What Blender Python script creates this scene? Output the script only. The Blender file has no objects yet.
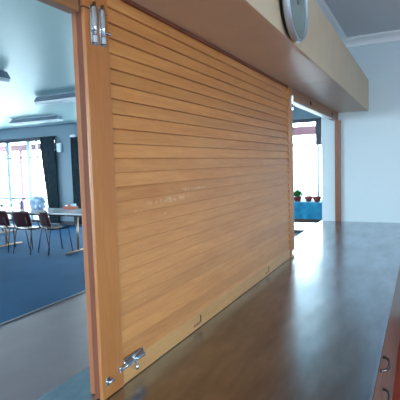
import bpy, bmesh, math, random
from mathutils import Matrix, Vector
random.seed(7)
S = bpy.context.scene
COL = S.collection
PI = math.pi

# ------------------------------------------------------------------ camera
cam_d = bpy.data.cameras.new('camera')
cam = bpy.data.objects.new('camera', cam_d)
COL.objects.link(cam)
cam_d.sensor_width = 36.0
cam_d.lens = 445.0 / 400.0 * 36.0
cam_d.clip_start = 0.02
a, b, hs, f = 221.0, -42.0, -0.03, 445.0
yv = Vector((a, b, f)).normalized()
t = -(a * a + b * b + f * f) / (a + hs * b)
xv = -Vector((a + t, b + hs * t, f)).normalized()
zv = xv.cross(yv)
R = Matrix((xv, yv, zv))                 # world <- photo axes (right, down, forward)
right = R @ Vector((1, 0, 0)); up = R @ Vector((0, -1, 0)); back = R @ Vector((0, 0, -1))
M = Matrix.Identity(4)
for i in range(3):
    M[i][0] = right[i]; M[i][1] = up[i]; M[i][2] = back[i]
M[0][3], M[1][3], M[2][3] = 0.727, 0.0, 1.5
cam.matrix_world = M
S.camera = cam

# ------------------------------------------------------------------ world, daylight, exposure
w = bpy.data.worlds.new('overcast_sky'); S.world = w; w.use_nodes = True
wn = w.node_tree.nodes; wl = w.node_tree.links
bg = wn['Background']; bg.inputs['Strength'].default_value = 10.5
tc = wn.new('ShaderNodeTexCoord'); sp = wn.new('ShaderNodeSeparateXYZ'); rp = wn.new('ShaderNodeValToRGB')
wl.new(tc.outputs['Generated'], sp.inputs[0]); wl.new(sp.outputs['Z'], rp.inputs[0]); wl.new(rp.outputs[0], bg.inputs['Color'])
rp.color_ramp.elements[0].position = 0.0; rp.color_ramp.elements[0].color = (0.86, 0.95, 1.0, 1)
rp.color_ramp.elements[1].position = 0.9; rp.color_ramp.elements[1].color = (0.60, 0.80, 1.0, 1)

def portal(name, loc, direction, sx, sy):
    l = bpy.data.lights.new(name, 'AREA'); l.shape = 'RECTANGLE'; l.size = sx; l.size_y = sy
    l.cycles.is_portal = True
    o = bpy.data.objects.new(name, l); COL.objects.link(o); o.location = loc
    o.rotation_euler = Vector(direction).to_track_quat('-Z', 'Z').to_euler()
portal('window_portal_hall_west', (-10.1, 9.12, 1.17), (0, -1, 0), 3.6, 2.3)
portal('window_portal_hall_mid', (-5.6, 9.12, 1.17), (0, -1, 0), 3.2, 2.3)
portal('window_portal_hall_east', (-2.0, 9.12, 1.17), (0, -1, 0), 3.0, 2.3)
portal('window_portal_kitchen', (3.52, .85, 1.65), (-1, 0, 0), 1.1, 1.2)  # portal of an added, unseen window that lights the kitchen
portal('window_portal_hall_side', (-12.12, 3.5, 1.35), (1, 0, 0), 6.0, 1.7)  # portal of an added, unseen side window that brightens the hall
portal('window_portal_hall_rear', (-6.5, -3.12, 1.35), (0, 1, 0), 7.0, 1.7)  # portal of an added, unseen rear window that brightens the hall
portal('window_portal_kitchen_back', (1.55, -2.32, 1.65), (0, 1, 0), 2.1, 1.2)  # portal of an added, unseen window behind the camera
vs = S.view_settings
S.display_settings.display_device = 'sRGB'
vs.view_transform = 'Standard'; vs.look = 'None'; vs.gamma = 1.0; vs.use_curve_mapping = False
vs.exposure = 0.86

# ------------------------------------------------------------------ materials
def mat(name, color, rough=0.5, metal=0.0, spec=0.5, coat=0.0, coat_rough=0.1):
    m = bpy.data.materials.new(name); m.use_nodes = True
    p = m.node_tree.nodes['Principled BSDF']
    p.inputs['Base Color'].default_value = (*color, 1)
    p.inputs['Roughness'].default_value = rough
    p.inputs['Metallic'].default_value = metal
    p.inputs['Specular IOR Level'].default_value = spec
    p.inputs['Coat Weight'].default_value = coat
    p.inputs['Coat Roughness'].default_value = coat_rough
    return m

def srgb(r, g, b):
    return tuple(((c / 255) / 12.92 if c / 255 <= 0.04045 else ((c / 255 + 0.055) / 1.055) ** 2.4) for c in (r, g, b))

def N(m, t, **kw):
    n = m.node_tree.nodes.new(t)
    for k, v in kw.items():
        setattr(n, k, v)
    return n

def mottled(name, c1, c2, scale=5, rough=0.5, stretch=(1, 1, 1), detail=4, bump=0.0, bump_scale=None, **kw):
    m = mat(name, c1, rough, **kw); L = m.node_tree.links; p = m.node_tree.nodes['Principled BSDF']
    tc = N(m, 'ShaderNodeTexCoord'); mp = N(m, 'ShaderNodeMapping'); mp.inputs['Scale'].default_value = stretch
    n = N(m, 'ShaderNodeTexNoise'); n.inputs['Scale'].default_value = scale; n.inputs['Detail'].default_value = detail
    r = N(m, 'ShaderNodeValToRGB'); r.color_ramp.elements[0].position = .3; r.color_ramp.elements[1].position = .7
    r.color_ramp.elements[0].color = (*c1, 1); r.color_ramp.elements[1].color = (*c2, 1)
    L.new(tc.outputs['Object'], mp.inputs[0]); L.new(mp.outputs[0], n.inputs['Vector'])
    L.new(n.outputs['Fac'], r.inputs[0]); L.new(r.outputs[0], p.inputs['Base Color'])
    if bump:
        n2 = N(m, 'ShaderNodeTexNoise'); n2.inputs['Scale'].default_value = bump_scale or scale * 8
        n2.inputs['Detail'].default_value = 3
        bp = N(m, 'ShaderNodeBump'); bp.inputs['Strength'].default_value = bump; bp.inputs['Distance'].default_value = 0.01
        L.new(mp.outputs[0], n2.inputs['Vector']); L.new(n2.outputs['Fac'], bp.inputs['Height']); L.new(bp.outputs[0], p.inputs['Normal'])
    return m

def wood(name, light, dark, axis='Y', rough=0.38, coat=0.25, vary=0.0, pitch=0.039, z0=0.0, scuffs=False):
    """long grain along one axis; vary = board to board change of tone"""
    m = mat(name, light, rough, coat=coat, coat_rough=0.22); L = m.node_tree.links; nt = m.node_tree
    p = nt.nodes['Principled BSDF']
    tc = N(m, 'ShaderNodeTexCoord'); mp = N(m, 'ShaderNodeMapping')
    st = {'X': (1.2, 14, 14), 'Y': (14, 1.2, 14), 'Z': (14, 14, 1.2)}[axis]
    mp.inputs['Scale'].default_value = st
    L.new(tc.outputs['Object'], mp.inputs[0])
    vec = mp.outputs[0]
    sx = N(m, 'ShaderNodeSeparateXYZ'); L.new(tc.outputs['Object'], sx.inputs[0])
    if vary:
        sub = N(m, 'ShaderNodeMath', operation='SUBTRACT'); L.new(sx.outputs['Z'], sub.inputs[0]); sub.inputs[1].default_value = z0
        dv = N(m, 'ShaderNodeMath', operation='DIVIDE'); L.new(sub.outputs[0], dv.inputs[0]); dv.inputs[1].default_value = pitch
        fl = N(m, 'ShaderNodeMath', operation='FLOOR'); L.new(dv.outputs[0], fl.inputs[0])
        wn_ = N(m, 'ShaderNodeTexWhiteNoise', noise_dimensions='1D'); L.new(fl.outputs[0], wn_.inputs['W'])
        ml = N(m, 'ShaderNodeVectorMath', operation='MULTIPLY_ADD')
        L.new(wn_.outputs['Color'], ml.inputs[0]); ml.inputs[1].default_value = (30, 30, 30); L.new(vec, ml.inputs[2])
        vec = ml.outputs[0]
    n1 = N(m, 'ShaderNodeTexNoise'); n1.inputs['Scale'].default_value = 1.6; n1.inputs['Detail'].default_value = 5; n1.inputs['Roughness'].default_value = .6
    n1.inputs['Distortion'].default_value = .4
    L.new(vec, n1.inputs['Vector'])
    n2 = N(m, 'ShaderNodeTexNoise'); n2.inputs['Scale'].default_value = 9; n2.inputs['Detail'].default_value = 3
    L.new(vec, n2.inputs['Vector'])
    mx = N(m, 'ShaderNodeMix', data_type='FLOAT'); mx.inputs[0].default_value = .35
    L.new(n1.outputs['Fac'], mx.inputs[2]); L.new(n2.outputs['Fac'], mx.inputs[3])
    r = N(m, 'ShaderNodeValToRGB'); r.color_ramp.elements[0].position = .33; r.color_ramp.elements[1].position = .66
    r.color_ramp.elements[0].color = (*dark, 1); r.color_ramp.elements[1].color = (*light, 1)
    L.new(mx.outputs[0], r.inputs[0])
    out = r.outputs[0]
    if vary:
        hsv = N(m, 'ShaderNodeHueSaturation'); L.new(out, hsv.inputs['Color'])
        mr = N(m, 'ShaderNodeMapRange'); mr.inputs[3].default_value = 1 - vary; mr.inputs[4].default_value = 1 + vary
        L.new(wn_.outputs['Value'], mr.inputs[0]); L.new(mr.outputs[0], hsv.inputs['Value'])
        out = hsv.outputs[0]
    if scuffs:          # pale paint scuffs on the boards at elbow height
        acc = None
        for (cy, cz, ry, rz) in ((-.57, .490, .17, .011), (-.77, .470, .022, .012), (-.63, .448, .03, .009), (-.42, .516, .12, .007)):
            s1 = N(m, 'ShaderNodeMath', operation='SUBTRACT'); L.new(sx.outputs['Y'], s1.inputs[0]); s1.inputs[1].default_value = cy
            d1 = N(m, 'ShaderNodeMath', operation='DIVIDE'); L.new(s1.outputs[0], d1.inputs[0]); d1.inputs[1].default_value = ry
            q1 = N(m, 'ShaderNodeMath', operation='MULTIPLY'); L.new(d1.outputs[0], q1.inputs[0]); L.new(d1.outputs[0], q1.inputs[1])
            s2 = N(m, 'ShaderNodeMath', operation='SUBTRACT'); L.new(sx.outputs['Z'], s2.inputs[0]); s2.inputs[1].default_value = cz
            d2 = N(m, 'ShaderNodeMath', operation='DIVIDE'); L.new(s2.outputs[0], d2.inputs[0]); d2.inputs[1].default_value = rz
            q2 = N(m, 'ShaderNodeMath', operation='MULTIPLY_ADD'); L.new(d2.outputs[0], q2.inputs[0]); L.new(d2.outputs[0], q2.inputs[1]); L.new(q1.outputs[0], q2.inputs[2])
            mr = N(m, 'ShaderNodeMapRange'); mr.inputs[1].default_value = 1.0; mr.inputs[2].default_value = 0.0
            L.new(q2.outputs[0], mr.inputs[0])
            if acc is None: acc = mr.outputs[0]
            else:
                ad = N(m, 'ShaderNodeMath', operation='MAXIMUM'); L.new(acc, ad.inputs[0]); L.new(mr.outputs[0], ad.inputs[1]); acc = ad.outputs[0]
        ns = N(m, 'ShaderNodeTexNoise'); ns.inputs['Scale'].default_value = 45; L.new(tc.outputs['Object'], ns.inputs['Vector'])
        nr = N(m, 'ShaderNodeMapRange'); nr.inputs[1].default_value = .45; nr.inputs[2].default_value = .62; L.new(ns.outputs['Fac'], nr.inputs[0])
        mu = N(m, 'ShaderNodeMath', operation='MULTIPLY'); L.new(acc, mu.inputs[0]); L.new(nr.outputs[0], mu.inputs[1])
        mu2 = N(m, 'ShaderNodeMath', operation='MULTIPLY', use_clamp=True); L.new(mu.outputs[0], mu2.inputs[0]); mu2.inputs[1].default_value = .42
        mc = N(m, 'ShaderNodeMix', data_type='RGBA'); L.new(mu2.outputs[0], mc.inputs[0]); L.new(out, mc.inputs[6])
        mc.inputs[7].default_value = (*srgb(226, 206, 180), 1)
        out = mc.outputs[2]
    L.new(out, p.inputs['Base Color'])
    return m

MT = {}
MT['slat'] = wood('oiled_pine_slats', srgb(206, 145, 87), srgb(182, 118, 66), 'Y', vary=.08, z0=.0360, pitch=.0392, scuffs=True)
MT['rail'] = wood('pale_pine_rail', srgb(204, 156, 102), srgb(186, 134, 80), 'Y')
MT['post'] = wood('pine_post', srgb(184, 120, 66), srgb(166, 100, 50), 'Z')
MT['jamb'] = wood('reddish_jamb', srgb(146, 94, 70), srgb(122, 72, 52), 'Z')
MT['rebate'] = wood('shadowy_red_rebate', srgb(128, 70, 46), srgb(106, 56, 38), 'Z', rough=.7, coat=0.0)  # dark red timber, shared by the stile rebate and head bead
MT['jamb2'] = wood('weathered_pine_edge', srgb(172, 108, 68), srgb(150, 88, 52), 'Z', rough=.6, coat=0.0)
MT['header'] = wood('pine_header', srgb(152, 104, 68), srgb(130, 84, 54), 'Y')
MT['dark'] = mat('dark_recess', srgb(50, 32, 20), .7)
MT['mdf'] = mottled('tan_bulkhead_board', srgb(204, 184, 158), srgb(198, 178, 152), 6, .55)
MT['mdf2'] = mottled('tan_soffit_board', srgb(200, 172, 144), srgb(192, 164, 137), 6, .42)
MT['wallk'] = mottled('kitchen_wall_paint', srgb(208, 224, 234), srgb(204, 220, 231), 1.5, .6, bump=.06, bump_scale=60)
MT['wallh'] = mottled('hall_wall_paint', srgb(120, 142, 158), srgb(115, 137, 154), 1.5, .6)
MT['ceilk'] = mottled('kitchen_ceiling_paint', srgb(206, 214, 222), srgb(202, 211, 219), 1.2, .7)
MT['ceilh'] = mottled('satin_hall_ceiling_paint', srgb(186, 212, 208), srgb(178, 205, 202), 0.8, .34, stretch=(1, .2, 1), bump=.12, bump_scale=1.5)
MT['cornice'] = mat('cornice_white_paint', srgb(238, 244, 250), .5)
MT['white'] = mat('white_enamel', srgb(235, 240, 242), .35)
MT['chrome'] = mat('zinc_plated_steel', srgb(205, 210, 216), .22, 1.0)
MT['black'] = mat('black_plastic', srgb(18, 18, 20), .5)
MT['handle'] = mat('dull_nickel', srgb(130, 130, 132), .25, 1.0)
MT['filler'] = mat('pale_wood_filler', srgb(214, 176, 140), .6)
MT['silver'] = mat('brushed_silver_rim', srgb(176, 184, 196), .35, .6)
MT['cab'] = wood('rimu_cabinet_front', srgb(134, 116, 108), srgb(118, 100, 92), 'Y', rough=.35)
MT['edge'] = wood('dark_red_counter_edge', srgb(74, 28, 28), srgb(60, 22, 24), 'Y')
MT['kfloor'] = mottled('orange_red_vinyl', srgb(190, 66, 28), srgb(172, 56, 22), 4, .4)
MT['frame'] = mat('dark_window_aluminium', srgb(40, 52, 72), .4)
MT['mull'] = mat('pale_aluminium_mullion', srgb(170, 196, 210), .35, .2)  # mullions paled to imitate window glow; plain pale metal on other parts
MT['curtain'] = mottled('slate_curtain_cloth', srgb(58, 76, 88), srgb(42, 58, 70), 8, .9)
MT['maroon'] = mat('maroon_moulded_shell', srgb(44, 12, 16), .3)
MT['legs'] = mat('dark_chair_steel', srgb(46, 48, 56), .35, .6)
MT['laminate'] = mat('pale_table_laminate', srgb(196, 200, 206), .2)
MT['brass'] = mat('bronze_table_steel', srgb(150, 130, 110), .35, .7)
MT['beam'] = mat('red_brown_verandah_paint', srgb(138, 92, 98), .6)
MT['concrete'] = mottled('pale_concrete', srgb(206, 206, 200), srgb(190, 190, 186), 3, .8)
MT['turq'] = mottled('turquoise_cloth', srgb(30, 160, 200), srgb(12, 128, 180), 12, .7)
MT['darkwood'] = mat('dark_stained_timber', srgb(56, 32, 34), .5)
MT['leaf'] = mottled('green_leaves', srgb(40, 110, 50), srgb(80, 150, 80), 20, .5)
MT['terra'] = mat('terracotta', srgb(150, 70, 60), .7)
MT['bag'] = mottled('pale_blue_plastic', srgb(170, 196, 222), srgb(140, 170, 204), 14, .35)
MT['redbox'] = mottled('salmon_card', srgb(190, 110, 90), srgb(168, 92, 78), 20, .7)
MT['purple'] = mat('mauve_plastic', srgb(120, 90, 130), .4)

# carpet: deep blue pile
m = mottled('blue_carpet', srgb(12, 68, 104), srgb(18, 80, 118), 1.2, .8, bump=.4, bump_scale=220); MT['carpet'] = m
m.node_tree.nodes['Principled BSDF'].inputs['Specular IOR Level'].default_value = .12
# vinyl floor: grey brown streaked sheet
MT['vinyl'] = mottled('grey_brown_sheet_vinyl', srgb(112, 96, 102), srgb(102, 86, 92), 3, .42, stretch=(1.5, 1, 1), detail=8)

# stainless counter: brushed, patchy gloss
m = mat('worn_stainless_steel', srgb(168, 180, 194), .25, 1.0); nt = m.node_tree; L = nt.links; p = nt.nodes['Principled BSDF']
tc = N(m, 'ShaderNodeTexCoord'); mp = N(m, 'ShaderNodeMapping'); mp.inputs['Scale'].default_value = (2.2, 1.0, 1)
L.new(tc.outputs['Object'], mp.inputs[0])
n = N(m, 'ShaderNodeTexNoise'); n.inputs['Scale'].default_value = 3.0; n.inputs['Detail'].default_value = 1; L.new(mp.outputs[0], n.inputs['Vector'])
mr = N(m, 'ShaderNodeMapRange'); mr.inputs[1].default_value = .3; mr.inputs[2].default_value = .7; mr.inputs[3].default_value = .20; mr.inputs[4].default_value = .27
L.new(n.outputs['Fac'], mr.inputs[0]); L.new(mr.outputs[0], p.inputs['Roughness'])
n3 = N(m, 'ShaderNodeTexNoise'); n3.inputs['Scale'].default_value = 2.2; n3.inputs['Detail'].default_value = 2; L.new(tc.outputs['Object'], n3.inputs['Vector'])
bp = N(m, 'ShaderNodeBump'); bp.inputs['Strength'].default_value = .12; bp.inputs['Distance'].default_value = .01
L.new(n3.outputs['Fac'], bp.inputs['Height']); L.new(bp.outputs[0], p.inputs['Normal'])
n4 = N(m, 'ShaderNodeTexNoise'); n4.inputs['Scale'].default_value = 5; n4.inputs['Detail'].default_value = 6; n4.inputs['Roughness'].default_value = .65
mp4 = N(m, 'ShaderNodeMapping'); mp4.inputs['Scale'].default_value = (3.0, .8, 1); mp4.inputs['Rotation'].default_value = (0, 0, .5)
L.new(tc.outputs['Object'], mp4.inputs[0]); L.new(mp4.outputs[0], n4.inputs['Vector'])
r4 = N(m, 'ShaderNodeValToRGB'); r4.color_ramp.elements[0].position = .35; r4.color_ramp.elements[1].position = .7
r4.color_ramp.elements[0].color = (*srgb(152, 162, 172), 1); r4.color_ramp.elements[1].color = (*srgb(182, 194, 208), 1)
L.new(n4.outputs['Fac'], r4.inputs[0]); L.new(r4.outputs[0], p.inputs['Base Color'])
MT['steel'] = m

# clear window glass: mostly transparent, a little reflection
m = bpy.data.materials.new('clear_window_glass'); m.use_nodes = True; nt = m.node_tree; nt.nodes.clear()
o_ = nt.nodes.new('ShaderNodeOutputMaterial'); tr = nt.nodes.new('ShaderNodeBsdfTransparent'); gl = nt.nodes.new('ShaderNodeBsdfGlossy')
gl.inputs['Roughness'].default_value = 0.02; tr.inputs['Color'].default_value = (.93, .97, .97, 1)
lw = nt.nodes.new('ShaderNodeLayerWeight'); lw.inputs['Blend'].default_value = .5
fr = nt.nodes.new('ShaderNodeMath'); fr.operation = 'POWER'; nt.links.new(lw.outputs['Facing'], fr.inputs[0]); fr.inputs[1].default_value = 5.0; mxs = nt.nodes.new('ShaderNodeMixShader')
nt.links.new(fr.outputs[0], mxs.inputs[0]); nt.links.new(tr.outputs[0], mxs.inputs[1]); nt.links.new(gl.outputs[0], mxs.inputs[2]); nt.links.new(mxs.outputs[0], o_.inputs[0])
MT['glass'] = m
# clock glass/dial
MT['dial'] = mottled('grey_green_dial', srgb(128, 150, 146), srgb(118, 140, 138), 4, .25, coat=.6, coat_rough=.05)

# ------------------------------------------------------------------ mesh helpers (world coordinates; moved to the parent's frame)
class MB:
    def __init__(s): s.bm = bmesh.new()
    def box(s, x0, y0, z0, x1, y1, z1, bev=0.0, seg=2):
        vs_ = [s.bm.verts.new((x, y, z)) for x in (x0, x1) for y in (y0, y1) for z in (z0, z1)]
        idx = ((0, 1, 3, 2), (4, 6, 7, 5), (0, 4, 5, 1), (2, 3, 7, 6), (0, 2, 6, 4), (1, 5, 7, 3))
        fs = [s.bm.faces.new([vs_[i] for i in q]) for q in idx]
        if bev:
            es = list({e for fc in fs for e in fc.edges})
            bmesh.ops.bevel(s.bm, geom=es, offset=bev, segments=seg, affect='EDGES', profile=.5)
        return s
    def prism(s, prof, axis, a0, a1):
        """closed outline of (p, q) pairs extruded along axis"""
        def P(p, q, r):
            return {'X': (r, p, q), 'Y': (p, r, q), 'Z': (p, q, r)}[axis]
        A = [s.bm.verts.new(P(p, q, a0)) for p, q in prof]; B = [s.bm.verts.new(P(p, q, a1)) for p, q in prof]
        n = len(prof)
        for i in range(n):
            s.bm.faces.new((A[i], A[(i + 1) % n], B[(i + 1) % n], B[i]))
        s.bm.faces.new(A[::-1]); s.bm.faces.new(B)
        return s
    def tube(s, pts, r, seg=10, cap=True):
        pts = [Vector(p) for p in pts]; rings = []; prev = None
        for i, p in enumerate(pts):
            d = (pts[min(i + 1, len(pts) - 1)] - pts[max(i - 1, 0)]).normalized()
            u = d.orthogonal().normalized() if prev is None else (prev - d * prev.dot(d)).normalized()
            prev = u; v = d.cross(u)
            rr = r[i] if isinstance(r, (list, tuple)) else r
            rings.append([s.bm.verts.new(p + (u * math.cos(2 * PI * k / seg) + v * math.sin(2 * PI * k / seg)) * rr) for k in range(seg)])
        for A, B in zip(rings, rings[1:]):
            for k in range(seg):
                fc = s.bm.faces.new((A[k], A[(k + 1) % seg], B[(k + 1) % seg], B[k])); fc.smooth = True
        if cap:
            s.bm.faces.new(rings[0][::-1]); s.bm.faces.new(rings[-1])
        return s
    def lathe(s, prof, centre, axis='Z', seg=32):
        """prof: (radius, height) along axis"""
        c = Vector(centre); rings = []
        for r, h in prof:
            ring = []
            for k in range(seg):
                ca, sa = math.cos(2 * PI * k / seg) * r, math.sin(2 * PI * k / seg) * r
                ring.append(s.bm.verts.new(c + Vector({'Z': (ca, sa, h), 'X': (h, ca, sa), 'Y': (sa, h, ca)}[axis])))
            rings.append(ring)
        for A, B in zip(rings, rings[1:]):
            for k in range(seg):
                fc = s.bm.faces.new((A[k], A[(k + 1) % seg], B[(k + 1) % seg], B[k])); fc.smooth = True
        s.bm.faces.new(rings[0][::-1]); s.bm.faces.new(rings[-1])
        return s
    def grid(s, fn, nu, nv, thick=0.0):
        """surface fn(u, v); thick closes it into a sheet of that depth via solidify"""
        V = [[s.bm.verts.new(fn(i / nu, j / nv)) for j in range(nv + 1)] for i in range(nu + 1)]
        for i in range(nu):
            for j in range(nv):
                fc = s.bm.faces.new((V[i][j], V[i + 1][j], V[i + 1][j + 1], V[i][j + 1])); fc.smooth = True
        if thick:
            bmesh.ops.recalc_face_normals(s.bm, faces=s.bm.faces)
            bmesh.ops.solidify(s.bm, geom=list(s.bm.faces), thickness=thick)
        return s
    def obj(s, name, m, parent=None):
        bmesh.ops.recalc_face_normals(s.bm, faces=s.bm.faces)
        if parent is not None:
            off = Vector(parent.get('_o', (0, 0, 0)))
            bmesh.ops.translate(s.bm, verts=s.bm.verts, vec=-off)
        me = bpy.data.meshes.new(name); s.bm.to_mesh(me); s.bm.free()
        me.materials.append(MT[m] if isinstance(m, str) else m)
        o = bpy.data.objects.new(name, me); COL.objects.link(o)
        if parent is not None:
            o.parent = parent
            o['_o'] = tuple(parent['_o'])
        else:
            o['_o'] = (0, 0, 0)
        return o

def thing(name, label, cat, loc, group=None):
    o = bpy.data.objects.new(name, None); COL.objects.link(o); o.location = loc; o['_o'] = tuple(loc)
    o.empty_display_size = .1
    o['label'] = label; o['category'] = cat
    if group: o['group'] = group
    return o
def tag(o, label, cat, group=None, kind=None):
    o['label'] = label; o['category'] = cat
    if group: o['group'] = group
    if kind: o['kind'] = kind
    return o
def struct(o):
    o['kind'] = 'structure'; return o
def children(o):
    return [c for c in bpy.data.objects if c.parent == o]
def copy_tree(o, parent=None):
    c = o.copy(); COL.objects.link(c)
    if parent is not None: c.parent = parent
    for ch in children(o): copy_tree(ch, c)
    return c

# ------------------------------------------------------------------ structure
YE, YW, XP = 4.53, 9.0, -0.12      # kitchen end wall, hall window wall, thickness of partition
ZC = 2.67
ZK = 2.64
struct(MB().box(0.0, -2.2, -.1, 3.4, YE + .12, 0).obj('floor', 'kfloor'))
struct(MB().box(-2.93, -3, -.1, 0.0, YW, 0).obj('floor', 'vinyl'))
struct(MB().box(-12, -3, -.1, -2.93, YW, .004).obj('floor', 'carpet'))
struct(MB().box(-2.95, -3, 0.0, -2.91, YW, .008).obj('trim_1', 'frame'))
struct(MB().box(XP, -2.2, ZK, 3.4, YE + .12, ZC + .1).obj('ceiling', 'ceilk'))
struct(MB().box(-12, -3, ZC, XP, YW, ZC + .1).obj('ceiling', 'ceilh'))
# kitchen end wall, stub reaches 16 cm past the hatch plane
struct(MB().box(-.16, YE, 0, 3.4, YE + .12, ZC).obj('wall_end', 'wallk'))
# partition: below the counter, above the hatch, and left of the hatch
struct(MB().box(XP, -1.2, 0, 0, YE, .863).obj('wall_partition', 'wallk'))
struct(MB().box(XP, -1.2, 1.966, 0, YE, ZK).obj('wall_partition', 'wallk'))
struct(MB().box(XP, -2.2, 0, 0, -1.2, ZC).obj('wall_partition', 'wallk'))
# kitchen far side and back, with window openings added to let daylight in
wk = MB()
wk.box(3.4, -2.2, 0, 3.52, YE + .12, 1.05); wk.box(3.4, -2.2, 2.25, 3.52, YE + .12, ZC)
wk.box(3.4, -2.2, 1.05, 3.52, .3, 2.25); wk.box(3.4, 1.4, 1.05, 3.52, YE + .12, 2.25)
struct(wk.obj('wall_right', 'wallk'))
wk = MB()
wk.box(0, -2.32, 0, 3.52, -2.2, 1.05); wk.box(0, -2.32, 2.25, 3.52, -2.2, ZC)
wk.box(0, -2.32, 1.05, .5, -2.2, 2.25); wk.box(2.6, -2.32, 1.05, 3.52, -2.2, 2.25)
struct(wk.obj('wall_back', 'wallk'))
# hall walls; left and rear window openings added for daylight
wl_ = MB().box(-12.12, -3, 0, -12, YW + .12, .5).box(-12.12, -3, 2.2, -12, YW + .12, ZC)
wl_.box(-12.12, -3, .5, -12, .5, 2.2).box(-12.12, 6.5, .5, -12, YW + .12, 2.2)
struct(wl_.obj('wall_left', 'wallh'))
wl_ = MB().box(-12, -3.12, 0, XP, -3, .5).box(-12, -3.12, 2.2, XP, -3, ZC)
wl_.box(-12, -3.12, .5, -10, -3, 2.2).box(-3, -3.12, .5, XP, -3, 2.2)
struct(wl_.obj('wall_rear', 'wallh'))
struct(MB().box(-.16, YE + .12, 0, -.04, YW + .12, ZC).obj('wall_hall_side', 'wallh'))
wz0, wz1 = 0.03, 2.35
wh = MB()
wh.box(-12, YW, 2.35, -.16, YW + .12, ZC)
for x0, x1 in ((-12, -11.9), (-8.0, -7.25), (-4.0, -3.6), (-.5, -.16)):
    wh.box(x0, YW, 0, x1, YW + .12, 2.35)
wh.box(-12, YW, 0, -.16, YW + .12, .03)
struct(wh.obj('wall_window', 'wallh'))
struct(MB().box(-8.0, YW - .015, 0, -7.25, YW, .1).obj('baseboard_window', 'frame'))

def cornice(name, p0, p1, inward, m='cornice', s=.1, zc=2.64, sv=.07):
    """cove between wall and ceiling, running p0 -> p1 (2D), inward = unit normal into the room"""
    prof = [(0, 0), (s, 0), (s, -.008), (s * .93, -.010), (s * .90, -.014)]
    for k in range(6):
        a_ = PI / 2 * k / 5
        prof.append((s * .88 - (s * .70) * math.sin(a_), -.016 - (sv - .026) * (1 - math.cos(a_))))
    prof += [(.012, -sv), (0, -sv)]
    mb = MB(); bm = mb.bm
    A = [bm.verts.new((p0[0] + inward[0] * d, p0[1] + inward[1] * d, zc + h)) for d, h in prof]
    B = [bm.verts.new((p1[0] + inward[0] * d, p1[1] + inward[1] * d, zc + h)) for d, h in prof]
    n_ = len(prof)
    for i in range(n_): bm.faces.new((A[i], A[(i + 1) % n_], B[(i + 1) % n_], B[i]))
    bm.faces.new(A[::-1]); bm.faces.new(B)
    return struct(mb.obj(name, m))
cornice('trim_2', (0, YE), (3.4, YE), (0, -1))
cornice('trim_3', (0, -2.2), (0, YE - .1), (1, 0))
cornice('trim_4', (-12, YW), (-.16, YW), (0, -1), 'wallh', .07, 2.67, .06)

# ------------------------------------------------------------------ hall windows
def hall_window(n, x0, x1, mulls, wide_top=()):
    fr_ = MB()
    fr_.box(x0, YW + .02, 2.28, x1, YW + .1, 2.35)          # head
    fr_.box(x0, YW + .02, .03, x1, YW + .1, .10)            # sill
    fr_.box(x0, YW + .03, 1.825, x1, YW + .09, 1.855)       # transom
    fr_.box(x0, YW + .03, .67, x1, YW + .09, .71)           # mid rail
    fr_.box(x0, YW + .02, .03, x0 + .05, YW + .1, 2.35); fr_.box(x1 - .05, YW + .02, .03, x1, YW + .1, 2.35)
    for xm, wdt in wide_top:
        fr_.box(xm - wdt / 2, YW - .02, 1.83, xm + wdt / 2, YW + .1, 2.30)
    o = struct(fr_.obj('window_%d' % n, 'frame'))
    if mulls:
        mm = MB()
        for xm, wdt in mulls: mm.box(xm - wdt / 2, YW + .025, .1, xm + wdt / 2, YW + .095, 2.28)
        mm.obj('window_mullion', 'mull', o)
    MB().box(x0 + .03, YW + .057, .06, x1 - .03, YW + .063, 2.3).obj('window_pane', 'glass', o)
    return o
hall_window(1, -11.9, -8.0, ((-9.86, .11), (-9.05, .12), (-11.0, .1), (-8.75, .03)))
hall_window(2, -7.25, -4.0, ((-6.2, .1), (-5.1, .1)))
hall_window(3, -3.6, -.5, ((-1.11, .04), (-2.4, .05)), ((-1.09, .11),))
def added_window(n, box_a, box_b, horiz):  # unseen windows, invented to bring in daylight
    (x0, y0, z0), (x1, y1, z1) = box_a, box_b
    m_ = MB(); w_ = .05
    m_.box(x0, y0, z0, x1, y1, z0 + w_); m_.box(x0, y0, z1 - w_, x1, y1, z1)
    if horiz == 'Y':
        for yy in (y0, (y0 + y1) / 2 - w_ / 2, y1 - w_): m_.box(x0, yy, z0, x1, yy + w_, z1)
    else:
        for xx in (x0, (x0 + x1) / 2 - w_ / 2, x1 - w_): m_.box(xx, y0, z0, xx + w_, y1, z1)
    o = struct(m_.obj('window_%d' % n, 'white'))
    if horiz == 'Y': MB().box(x0 + .02, y0 + .02, z0 + .02, x0 + .026, y1 - .02, z1 - .02).obj('window_pane', 'glass', o)
    else: MB().box(x0 + .02, y0 + .02, z0 + .02, x1 - .02, y0 + .026, z1 - .02).obj('window_pane', 'glass', o)
added_window(4, (3.42, .3, 1.05), (3.50, 1.4, 2.25), 'Y')  # added beside the camera to light the kitchen
added_window(6, (-12.1, .5, .5), (-12.02, 6.5, 2.2), 'Y')  # added on the unseen left wall to brighten the hall
added_window(7, (-10.0, -3.1, .5), (-3.0, -3.02, 2.2), 'X')  # added on the unseen rear wall to brighten the hall
added_window(5, (.5, -2.30, 1.05), (2.6, -2.22, 2.25), 'X')  # added behind the camera to light the kitchen

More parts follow.
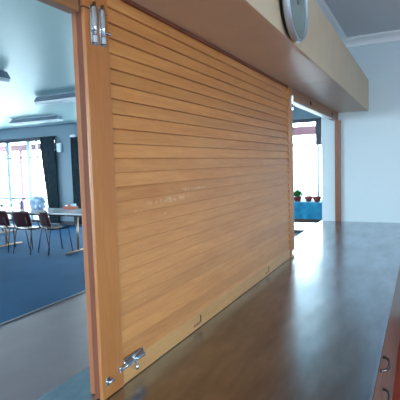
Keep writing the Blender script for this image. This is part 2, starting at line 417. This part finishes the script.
# outside: terrace, verandah beam and posts
struct(MB().box(-30, YW + .12, -.12, 20, 40, -.02).obj('terrace_ground', 'concrete'))
struct(MB().box(-30, -20, -.12, -12.12, YW + .12, -.02).obj('terrace_ground', 'concrete'))
struct(MB().box(-12.12, -20, -.12, 3.52, -3.12, -.02).obj('terrace_ground', 'concrete'))
struct(MB().box(3.52, -20, -.12, 30, YW + .12, -.02).obj('terrace_ground', 'concrete'))
vb = thing('verandah', 'red-brown verandah beam on slim posts outside the hall windows', 'verandah', (-6, 10.6, 0))
MB().box(-13, 10.5, 2.12, 1, 10.6, 2.32).obj('beam', 'beam', vb)
MB().box(-13, 9.13, 2.50, 1, 10.7, 2.53).obj('roof_sheet', 'mull', vb)
for xp in (-11.03, -6.3, -3.6, .6):
    MB().box(xp - .04, 10.51, -.02, xp + .04, 10.59, 2.12).obj('post', 'beam', vb)

# ------------------------------------------------------------------ counter and cabinets
Z0 = .9
ct = thing('counter', 'long stainless steel servery counter running under the timber shutter to the end wall', 'counter', (.22, 1.7, 0))
prof = [(-.175, Z0 - .035), (-.175, Z0 - .006), (-.169, Z0), (.616, Z0), (.622, Z0 - .003), (.622, Z0 - .012), (.60, Z0 - .012), (.60, Z0 - .035)]
MB().prism(prof, 'Y', -1.2, YE).obj('steel_top', 'steel', ct)
MB().box(-.0, -1.2, Z0 - .075, .612, YE - .002, Z0 - .0125, 0).obj('edge_board', 'edge', ct)['label'] = 'dark red timber edge below the steel'
def cabinet(y0, y1, label, drawers):
    c_ = thing('base_cabinet', label, 'cabinet', ((.02 + .585) / 2, (y0 + y1) / 2, 0), 'base cabinets under the counter')
    b_ = MB(); b_.box(.004, y0 + .001, .1, .585, y1 - .001, .824); b_.box(.004, y0 + .001, 0, .53, y1 - .001, .1)
    b_.obj('body', 'cab', c_)
    if drawers:
        z = .815
        for h in (.125, .125, .155, .155):
            d = MB().box(.5855, y0 + .003, z - h + .004, .604, y1 - .003, z, .002).obj('drawer', 'cab', c_)
            zc = z - h / 2 + .005; yc = 1.69
            pts = [(.603, yc - .06, zc), (.614, yc - .059, zc), (.626, yc - .045, zc), (.631, yc - .02, zc), (.631, yc + .02, zc), (.626, yc + .045, zc), (.614, yc + .059, zc), (.603, yc + .06, zc)]
            MB().tube(pts, .0055, 8).obj('handle', 'handle', d)
            z -= h
    else:
        ym = (y0 + y1) / 2
        for ya, yb in ((y0, ym), (ym, y1)):
            MB().box(.5855, ya + .003, .255, .604, yb - .003, .815, .002).obj('door', 'cab', c_)
cabinet(-1.1, 1.38, 'reddish timber base cabinet before the drawers under the steel counter', False)
cabinet(1.38, 2.0, 'reddish timber drawer unit with chrome D handles under the counter', True)
cabinet(2.0, 3.2, 'reddish timber cabinet just past the drawer unit under the counter', False)
cabinet(3.2, YE - .01, 'reddish timber cabinet against the end wall under the counter', False)

# ------------------------------------------------------------------ hatch frame (fixed timber)
hf = thing('hatch_frame', 'orange pine frame around the servery hatch, fixed under the bulkhead', 'hatch frame', (-.02, 1.7, Z0))
def board(x0, y0, z0, x1, y1, z1, name, m, par, bev=.003):
    return MB().box(x0, y0, z0, x1, y1, z1, bev).obj(name, m, par)
board(-.03, -1.2, 1.868, 0.0, .850, 1.9615, 'header', 'header', hf)
board(-.056, 2.802, 1.888, 0.002, YE - .001, 1.9615, 'header', 'header', hf)
board(-.054, 2.81, 1.880, -.003, 4.20, 1.887, 'header_lining', 'white', hf)['label'] = 'white strip under the far header'  # thin white strip along the underside of the far header
board(-.026, 4.488, Z0 + .001, 0.026, YE - .001, 1.8875, 'jamb', 'jamb', hf)
board(-.05, -1.2, Z0 + .001, 0.0, -1.1, 1.867, 'jamb', 'jamb', hf)
for yy, zz in ((3.304, 1.919), (4.18, 1.92)):
    MB().lathe([(.016, 0), (.016, .003), (.011, .005)], (.004, yy, zz), 'X', 16).obj('bolt_hole_cap', 'dark', hf)

# ------------------------------------------------------------------ shutter panel
sh = thing('servery_shutter', 'golden timber slatted servery shutter standing closed on the steel counter', 'shutter', (-.02, 1.83, Z0))
# stiles
st = MB(); st.box(-.006, .862, Z0 + .002, 0.004, .955, 1.884, .003); st.obj('stile', 'post', sh)
st = MB(); st.box(-.006, .862, 1.887, 0.004, .955, 1.960, .002); st.obj('stile_head', 'post', sh)
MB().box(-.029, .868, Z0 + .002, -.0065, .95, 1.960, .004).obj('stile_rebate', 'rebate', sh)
MB().box(-.056, .884, Z0 + .002, -.036, .95, 1.958, .003).obj('meeting_strip', 'jamb2', sh)
MB().box(-.0355, .879, Z0 + .002, -.0295, .95, 1.958, .001).obj('draught_strip', 'rail', sh)['label'] = 'pale narrow fillet beside the stile'  # paler timber imitates light caught on the meeting strip's chamfer
MB().box(-.035, 2.70, Z0 + .002, 0.004, 2.80, 1.960, .003).obj('stile', 'post', sh)
# lapped slats: each board leans out slightly to its lower edge
sl = MB(); P_ = .0392; z = Z0 + .0360; k = 0
while z < 1.958:
    zt = min(z + P_, 1.960)
    zb_ = max(z, Z0 + .0565); lean = .0082
    sl.prism([(-.022, zb_), (-.0015, zb_), (-.0008, zb_ + .0012), (-.0006 - lean, zt - .0014), (-.0014 - lean, zt - .0008), (-.014, zt - .0008), (-.014, zt - .0001), (-.022, zt - .0001)], 'Y', .953, 2.702)
    z += P_; k += 1
sl.obj('slats', 'slat', sh)
MB().box(-.03, .953, Z0 + .003, -.0225, 2.702, 1.958).obj('backing_board', 'dark', sh)
br = MB().box(-.022, .9555, Z0 + .002, .001, 2.6995, Z0 + .0585, .003).obj('bottom_rail', 'rail', sh)
for yy in (1.435, 2.262):
    MB().box(.0005, yy - .004, Z0 + .020, .0025, yy + .003, Z0 + .047, .001).obj('finger_slot', 'darkwood', br)
    MB().box(.0005, yy - .055, Z0 + .016, .0025, yy - .004, Z0 + .024, .001).obj('finger_pull', 'jamb', br)
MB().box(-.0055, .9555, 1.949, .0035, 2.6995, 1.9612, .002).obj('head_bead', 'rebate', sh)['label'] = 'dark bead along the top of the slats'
# tiny filled nail heads down the slats
for i in range(3, 9):
    MB().lathe([(.0030, 0), (.0024, .0012)], (-.0036, 1.078, Z0 + .0360 + P_ * i + .014), 'X', 8).obj('nail_filler', 'filler', sh)

# barrel bolts -------------------------------------------------------------
def vbolt(y, z0, z1, x, side, name='barrel_bolt', wd=.024):
    """vertical barrel bolt on a face at x; side = direction its knob points along y"""
    o = MB().box(x, y - wd / 2, z0, x + .003, y + wd / 2, z1, .001).obj(name, 'chrome', sh)
    MB().tube([(x + .0065, y, z0 + .004), (x + .0065, y, z1 + .006)], .0042, 12).obj('bolt_rod', 'chrome', o)
    zg = z0 + (z1 - z0) * .46
    for za, zb in ((z0 + .006, z0 + .022), (zg, z1 - .006)):
        MB().prism([(x + .002, y - .0085), (x + .006, y - .0075), (x + .0105, y - .004), (x + .0118, y), (x + .0105, y + .004), (x + .006, y + .0075), (x + .002, y + .0085)], 'Z', za, zb).obj('bolt_guide', 'chrome', o)
    zk = z0 + (z1 - z0) * .36
    MB().tube([(x + .008, y, zk), (x + .010, y + side * .014, zk), (x + .010, y + side * .0145, zk), (x + .010, y + side * .019, zk)], [.0028, .0028, .0048, .0048], 10).obj('bolt_knob', 'chrome', o)
    for zz, s_ in ((z0 + .028, 1), (z1 - .003, -1)):
        MB().lathe([(.0028, 0), (.0018, .0012)], (x + .003, y + s_ * .0075, zz - .004), 'X', 8).obj('screw', 'dark', o)
    return o
vbolt(.893, 1.800, 1.896, .004, -1)
vbolt(.926, 1.803, 1.898, .004, 1)
vbolt(2.772, 1.815, 1.915, .004, 1, wd=.028)
vbolt(2.745, Z0 + .012, Z0 + .052, .004, 1, wd=.03)
# horizontal bolt joining stile and bottom rail, set at a slight slope
hb = MB().box(.001, .957, Z0 + .046, .0040, 1.052, Z0 + .073, .001).obj('barrel_bolt', 'chrome', sh)
MB().tube([(.009, .938, Z0 + .0565), (.009, 1.046, Z0 + .0565)], .0048, 12).obj('bolt_rod', 'chrome', hb)
MB().tube([(.010, 1.003, Z0 + .056), (.013, 1.004, Z0 + .042), (.0135, 1.004, Z0 + .041), (.0135, 1.004, Z0 + .030)], [.003, .003, .005, .005], 10).obj('bolt_knob', 'chrome', hb)
for ya, yb in ((.960, .994), (1.012, 1.046)):
    MB().prism([(.003, Z0 + .047), (.007, Z0 + .0485), (.0135, Z0 + .053), (.0150, Z0 + .0565), (.0135, Z0 + .061), (.007, Z0 + .066), (.003, Z0 + .068)], 'Y', ya, yb).obj('bolt_guide', 'chrome', hb)
MB().box(.0035, .930, Z0 + .049, .012, .940, Z0 + .064, .002).obj('bolt_keeper', 'chrome', sh)
kb = MB().box(.004, .876, Z0 + .036, .0065, .893, Z0 + .058, .001).obj('door_stud', 'chrome', sh)
MB().tube([(.0055, .884, Z0 + .046), (.010, .884, Z0 + .046), (.0105, .902, Z0 + .046)], .0042, 10).obj('stud_peg', 'chrome', kb)

# ------------------------------------------------------------------ bulkhead and clock
bk = thing('bulkhead', 'tan board bulkhead boxed out above the servery shutter', 'bulkhead', (.14, 1.7, 1.96))
BZ0, BZ1, BX = 1.962, 2.243, .28
for y0, y1 in ((-2.19, 2.659), (2.661, YE)):
    MB().box(BX - .016, y0, BZ0 - .004, BX, y1, BZ1, .0015).obj('front_panel', 'mdf', bk)
for y0, y1 in ((-2.19, 2.697), (2.703, YE)):
    MB().box(.0, y0, BZ0, BX - .0165, y1, BZ0 + .014, .0008).obj('soffit_panel', 'mdf2', bk)
MB().box(.0, -2.19, BZ1 - .016, BX - .0165, YE, BZ1 - .001).obj('top_panel', 'mdf', bk)

CY, CZ, CR = 1.686, 2.094, .149
ck = thing('wall_clock', 'round silver-rimmed wall clock with grey-green dial on the tan bulkhead', 'clock', (BX, CY, CZ))
MB().lathe([(CR - .022, 0), (CR - .014, .004), (CR - .012, .026), (CR - .014, .03)], (BX + .0005, CY, CZ), 'X', 64).obj('case', 'black', ck)
rim = MB(); bm = rim.bm; prof = [(CR - .012, .016), (CR - .004, .016), (CR, .022), (CR, .038), (CR - .002, .041), (CR - .006, .041), (CR - .008, .037), (CR - .012, .030)]
rings = []
for r_, h_ in prof:
    rings.append([bm.verts.new((BX + h_, CY + r_ * math.cos(2 * PI * k / 72), CZ + r_ * math.sin(2 * PI * k / 72))) for k in range(72)])
for i in range(len(prof)):
    A, B = rings[i], rings[(i + 1) % len(prof)]
    for k in range(72):
        fc = bm.faces.new((A[k], A[(k + 1) % 72], B[(k + 1) % 72], B[k])); fc.smooth = True
rim.obj('rim', 'silver', ck)
MB().lathe([(CR - .011, .030), (CR - .011, .034)], (BX, CY, CZ), 'X', 64).obj('dial', 'dial', ck)
def hand(ang, ln, wd, h):
    ca, sa = math.sin(ang), math.cos(ang)
    pts = [(-wd, -.02), (wd, -.02), (wd * .5, ln), (-wd * .5, ln)]
    return [(CY + p_ * sa + q_ * ca, CZ - p_ * ca + q_ * sa) for p_, q_ in pts], h
for nm, (pr, h_) in (('hour_hand', hand(-1.0, .07, .005, .0348)), ('minute_hand', hand(.35, .105, .0035, .0362))):
    MB().prism(pr, 'X', BX + h_, BX + h_ + .001).obj(nm, 'black', ck)
for i in range(12):
    tk = MB()
    a_ = 2 * PI * i / 12; r0, r1 = .108, .122; wd = .002
    ca, sa = math.sin(a_), math.cos(a_)
    tk.prism([(CY + p_ * sa + q_ * ca, CZ - p_ * ca + q_ * sa) for p_, q_ in ((-wd, r0), (wd, r0), (wd, r1), (-wd, r1))], 'X', BX + .0335, BX + .0346)
    tk.obj('hour_mark', 'black', ck)

# ------------------------------------------------------------------ hall ceiling lights
def batten(x0, x1, y, label):
    o = thing('ceiling_light', label, 'light', ((x0 + x1) / 2, y, ZC), 'fluorescent battens on the hall ceiling')
    zt, zb = ZC, ZC - .135
    MB().box(x0 + .02, y - .03, zt - .045, x1 - .02, y + .03, zt, .003).obj('spine', 'mull', o)
    MB().prism([(y - .05, zt - .02), (y + .05, zt - .02), (y + .10, zb + .045), (y + .10, zb + .04), (y - .10, zb + .04), (y - .10, zb + .045)], 'X', x0, x1).obj('reflector', 'lampgrey', o)
    MB().prism([(y - .085, zb + .0395), (y - .085, zb + .015), (y - .07, zb), (y + .07, zb), (y + .085, zb + .015), (y + .085, zb + .0395)], 'X', x0 + .012, x1 - .012).obj('diffuser', 'white', o)
    for xx in (x0, x1 - .012):
        MB().box(xx, y - .09, zb + .004, xx + .0118, y + .09, zb + .0395, .003).obj('end_cap', 'white', o)
MT['lampgrey'] = mat('grey_lamp_reflector', srgb(120, 134, 150), .5)
batten(-4.80, -3.30, 5.38, 'fluorescent ceiling light closest to the timber post, middle of the three')
batten(-7.75, -6.30, 7.42, 'small far fluorescent ceiling light just above the curtained window')
batten(-5.1, -3.62, 3.72, 'near fluorescent ceiling light cut off by the left edge of the photo')

# ------------------------------------------------------------------ curtains
def curtain(x0t, x1t, x0b, x1b, zt, zb, label):
    nf = 7
    def fn(u, v):
        e = v * v * (3 - 2 * v)
        x0 = x0t + (x0b - x0t) * e; x1 = x1t + (x1b - x1t) * e
        return (x0 + (x1 - x0) * u, YW - .09 + .035 * math.sin(u * nf * 2 * PI) + .008 * math.sin(u * 31 + v * 5), zt + (zb - zt) * v)
    o = MB().grid(fn, 84, 16, .004).obj('curtain', 'curtain')
    return tag(o, label, 'curtain')
curtain(-8.47, -7.95, -8.28, -7.93, 2.345, .05, 'dark slate curtain drawn back beside the bright hall window')
curtain(-7.40, -7.0, -7.40, -7.05, 2.30, .05, 'narrow dark curtain seen right against the timber post')
rl = MB(); rl.tube([(-11.9, YW - .06, 2.36), (-7.9, YW - .06, 2.36)], .012, 8)
tag(rl.obj('curtain_rail', 'frame'), 'dark curtain rail over the left hall window', 'curtain rail')
tag(MB().box(-7.42, YW - .08, 2.31, -7.26, YW, 2.37, .004).obj('rail_bracket', 'white'), 'small white bracket above the narrow dark curtain', 'bracket')
sp_ = thing('wall_speaker', 'small white box on the wall between the two dark curtains', 'speaker', (-7.83, YW, 2.06))
MB().box(-7.91, YW - .07, 1.945, -7.76, YW - .001, 2.18, .012, 3).obj('housing', 'white', sp_)
MB().box(-7.895, YW - .074, 1.965, -7.775, YW - .0695, 2.16, .001).obj('grille', 'mull', sp_)

# ------------------------------------------------------------------ tables and chairs in the hall
def trestle(x0, x1, y0, y1, legs_x, label, cloth=None):
    o = thing('trestle_table', label, 'table', ((x0 + x1) / 2, (y0 + y1) / 2, 0), 'long tables in the hall')
    MB().box(x0, y0, .715, x1, y1, .742, .004).obj('tabletop', 'laminate', o)
    fr_ = MB(); fr_.box(x0 + .08, y0 + .08, .68, x1 - .08, y0 + .105, .715); fr_.box(x0 + .08, y1 - .105, .68, x1 - .08, y1 - .08, .715)
    fr_.obj('apron', 'legs', o)
    for lx in legs_x:
        ym = (y0 + y1) / 2
        l_ = MB(); l_.tube([(lx, ym - .03, .03), (lx, ym - .03, .68)], .022, 10); l_.tube([(lx, ym - .03, .69), (lx, ym - .03, .70)], .021, 8)
        l_.obj('leg', 'brass', o)
        MB().tube([(lx, y0 + .04, .018), (lx, y0 + .08, .03), (lx, ym, .036), (lx, y1 - .08, .03), (lx, y1 - .04, .018)], [.012, .02, .022, .02, .012], 10).obj('foot', 'brass', o)
        MB().box(lx - .015, y0 + .08, .675, lx + .015, y1 - .08, .70).obj('crossbar', 'brass', o)
    return o
trestle(-6.98, -4.33, 5.72, 6.48, (-4.755, -6.58), 'long pale table with T-shaped feet behind the row of maroon chairs')
trestle(-10.6, -7.75, 7.0, 7.75, (-10.2, -8.2), 'further pale table close to the left hall window')

def make_chair(label):
    o = thing('stacking_chair', label, 'chair', (0, 0, 0), 'maroon stacking chairs along the table')
    # faces +Y, seat centre at origin
    def seat(u, v):
        x = (u - .5) * .42; y = (v - .5) * .40
        z = .455 + .018 * (2 * u - 1) ** 2 - .02 * math.exp(-((v - .35) / .3) ** 2) - (.03 * max(0, v - .8) / .2 if v > .8 else 0)
        x *= 1 - .10 * (1 - v)
        return (x, y, z)
    MB().grid(seat, 12, 12, .012).obj('seat', 'maroon', o)
    def bk_(u, v):
        wd = .42 * (1 - .10 * abs(2 * v - 1) ** 3)
        x = (u - .5) * wd
        z = .49 + .28 * v
        y = -.205 - .07 * v + .035 * (2 * u - 1) ** 2
        return (x, y, z)
    MB().grid(bk_, 12, 10, .012).obj('backrest', 'maroon', o)
    r = .0095
    for s_ in (-1, 1):
        MB().tube([(s_ * .17, .15, .44), (s_ * .18, .17, .40), (s_ * .205, .215, .0)], r, 8).obj('leg', 'legs', o)
        MB().tube([(s_ * .17, -.15, .44), (s_ * .18, -.18, .40), (s_ * .205, -.25, .0)], r, 8).obj('leg', 'legs', o)
        MB().tube([(s_ * .165, -.14, .437), (s_ * .165, -.20, .455), (s_ * .165, -.235, .52), (s_ * .155, -.268, .66)], r, 8).obj('back_support', 'legs', o)
    fr_ = MB()
    fr_.tube([(-.17, .15, .435), (-.17, -.15, .435), (.17, -.15, .435), (.17, .15, .435), (-.17, .15, .435)], r, 8)
    fr_.obj('seat_frame', 'legs', o)
    return o
c0 = make_chair('maroon chair third along the table, square to its edge, second back fully seen')
spots = [(-6.17, 5.86, -4, 'maroon chair at the left edge of the photo, its back cut off'),
         (-5.64, 5.84, 2, 'maroon chair in the middle, square back facing the hatch'),
         (-5.17, 5.96, -20, 'maroon chair turned at an angle, nearest the timber post'),
         None]
for i, (x, y, rz, lab) in enumerate(spots[:3]):
    c = c0 if i == 0 else copy_tree(c0)
    c.location = (x, y, .004); c.rotation_euler = (0, 0, math.radians(rz)); c['label'] = lab
# things on the tables
def blob(name, c, r, m, label, cat, seed=0, amp=.25):
    rnd = random.Random(seed); bm = bmesh.new()
    bmesh.ops.create_icosphere(bm, subdivisions=3, radius=1)
    ph = [rnd.uniform(0, 6) for _ in range(6)]
    zmin = 0
    for v in bm.verts:
        d = v.co.copy()
        s_ = 1 + amp * (math.sin(5 * d.x + ph[0]) * math.sin(6 * d.y + ph[1]) + .6 * math.sin(9 * d.z + ph[2] + 4 * d.x))
        v.co = Vector((d.x * r[0] * s_, d.y * r[1] * s_, max(d.z * s_, -.75) * r[2]))
    zmin = min(v.co.z for v in bm.verts)
    me = bpy.data.meshes.new(name)
    for v in bm.verts: v.co.z -= zmin
    bm.to_mesh(me); bm.free(); me.materials.append(MT[m])
    o = bpy.data.objects.new(name, me); COL.objects.link(o); o.location = c; o['_o'] = tuple(c)
    if label: tag(o, label, cat)
    return o
TZ = .742
blob('plastic_bag', (-5.86, 6.25, TZ), (.15, .12, .14), 'bag', 'crumpled pale blue plastic bag lying on the long table', 'bag', 3)
bx_ = thing('snack_box', 'salmon coloured open box on the right end of the long table', 'box', (-5.18, 6.39, TZ))
b_ = MB(); b_.box(-5.30, 6.32, TZ, -5.06, 6.46, TZ + .004)
for q in ((-5.30, 6.32, -5.06, 6.324), (-5.30, 6.456, -5.06, 6.46), (-5.30, 6.32, -5.296, 6.46), (-5.064, 6.32, -5.06, 6.46)):
    b_.box(q[0], q[1], TZ, q[2], q[3], TZ + .055)
b_.obj('tray', 'redbox', bx_)
for i, (dx, mm_) in enumerate(((-.07, 'white'), (.0, 'redbox'), (.07, 'bag'))):
    b_ = MB(); b_.box(-5.18 + dx - .03, 6.345, TZ + .005, -5.18 + dx + .03, 6.44, TZ + .075 + .012 * i, .008); b_.obj('packet', mm_, bx_)
bo = thing('drink_bottle', 'small mauve bottle standing on the long table behind the middle chair', 'bottle', (-6.30, 6.25, TZ))
MB().lathe([(.036, 0), (.038, .01), (.038, .11), (.02, .145), (.016, .155)], (-6.30, 6.25, TZ), 'Z', 20).obj('body', 'purple', bo)
MB().lathe([(.018, .155), (.018, .175), (.014, .178)], (-6.30, 6.25, TZ), 'Z', 16).obj('cap', 'white', bo)

# turquoise covered table by the right-hand window
tt = trestle(-2.7, -.72, 8.15, 8.75, (-2.4, -1.0), 'table under a turquoise cloth seen through the far opening')
def cl(u, v):
    # skirt round three sides
    per = [(-2.72, 8.77), (-2.72, 8.13), (-.70, 8.13), (-.70, 8.77)]
    L_ = [.64, 2.02, .64]; s_ = u * sum(L_); i = 0
    while i < 2 and s_ > L_[i]: s_ -= L_[i]; i += 1
    k_ = s_ / L_[i]; p0, p1 = per[i], per[i + 1]
    x = p0[0] + (p1[0] - p0[0]) * k_; y = p0[1] + (p1[1] - p0[1]) * k_
    nx, ny = ((-1, 0), (0, -1), (1, 0))[i]
    q = .022 * math.sin(u * 95) * v
    return (x + nx * (.012 + q), y + ny * (.012 + q), .748 - .30 * v)
clo = MB(); clo.box(-2.735, 8.115, .7425, -.685, 8.785, .748); clo.grid(cl, 200, 8)
tag(clo.obj('tablecloth', 'turq'), 'turquoise pleated cloth draped over the table by the window', 'tablecloth')
shf = MB(); shf.box(-2.66, 8.14, .375, -.76, 8.60, .455, .004)
shf.obj('shelf', 'darkwood', tt)  # dark band just below the cloth hem
tt['_o'] = tuple(tt['_o'])

def plant(c, s_, label, seed):
    rnd = random.Random(seed)
    o = thing('potted_plant', label, 'plant', c)
    MB().lathe([(.05 * s_, 0), (.07 * s_, .07 * s_), (.075 * s_, .075 * s_), (.06 * s_, .07 * s_)], c, 'Z', 18).obj('pot', 'terra', o)
    lf = MB(); bm = lf.bm
    for i in range(60):
        a_ = rnd.uniform(0, 2 * PI); el = rnd.uniform(.2, 1.3); ln = rnd.uniform(.10, .17) * s_
        base = Vector(c) + Vector((0, 0, .07 * s_)) + Vector((math.cos(a_), math.sin(a_), 0)) * rnd.uniform(0, .05) * s_
        d = Vector((math.cos(a_) * math.cos(el), math.sin(a_) * math.cos(el), math.sin(el)))
        sd = d.cross(Vector((0, 0, 1))).normalized() * .026 * s_
        v_ = [bm.verts.new(base), bm.verts.new(base + d * ln * .5 + sd), bm.verts.new(base + d * ln + Vector((0, 0, -.01))), bm.verts.new(base + d * ln * .5 - sd)]
        bm.faces.new(v_)
    lf.obj('foliage', 'leaf', o)
plant((-1.38, 8.42, .748), 1.15, 'bushy green plant on the turquoise cloth next to the shutter edge', 1)
for i, (x, y, lab) in enumerate(((-1.17, 8.42, 'left reddish pot bowl on the turquoise cloth'), (-1.00, 8.36, 'right reddish pot bowl on the turquoise cloth, near the stub wall'))):
    MBo = MB().lathe([(.04, 0), (.075, .05), (.08, .09), (.055, .10), (.05, .07)], (x, y, .748), 'Z', 20).obj('clay_bowl', 'terra')
    tag(MBo, lab, 'bowl', 'reddish bowls on the turquoise cloth')

for o in list(bpy.data.objects):
    if '_o' in o: del o['_o']
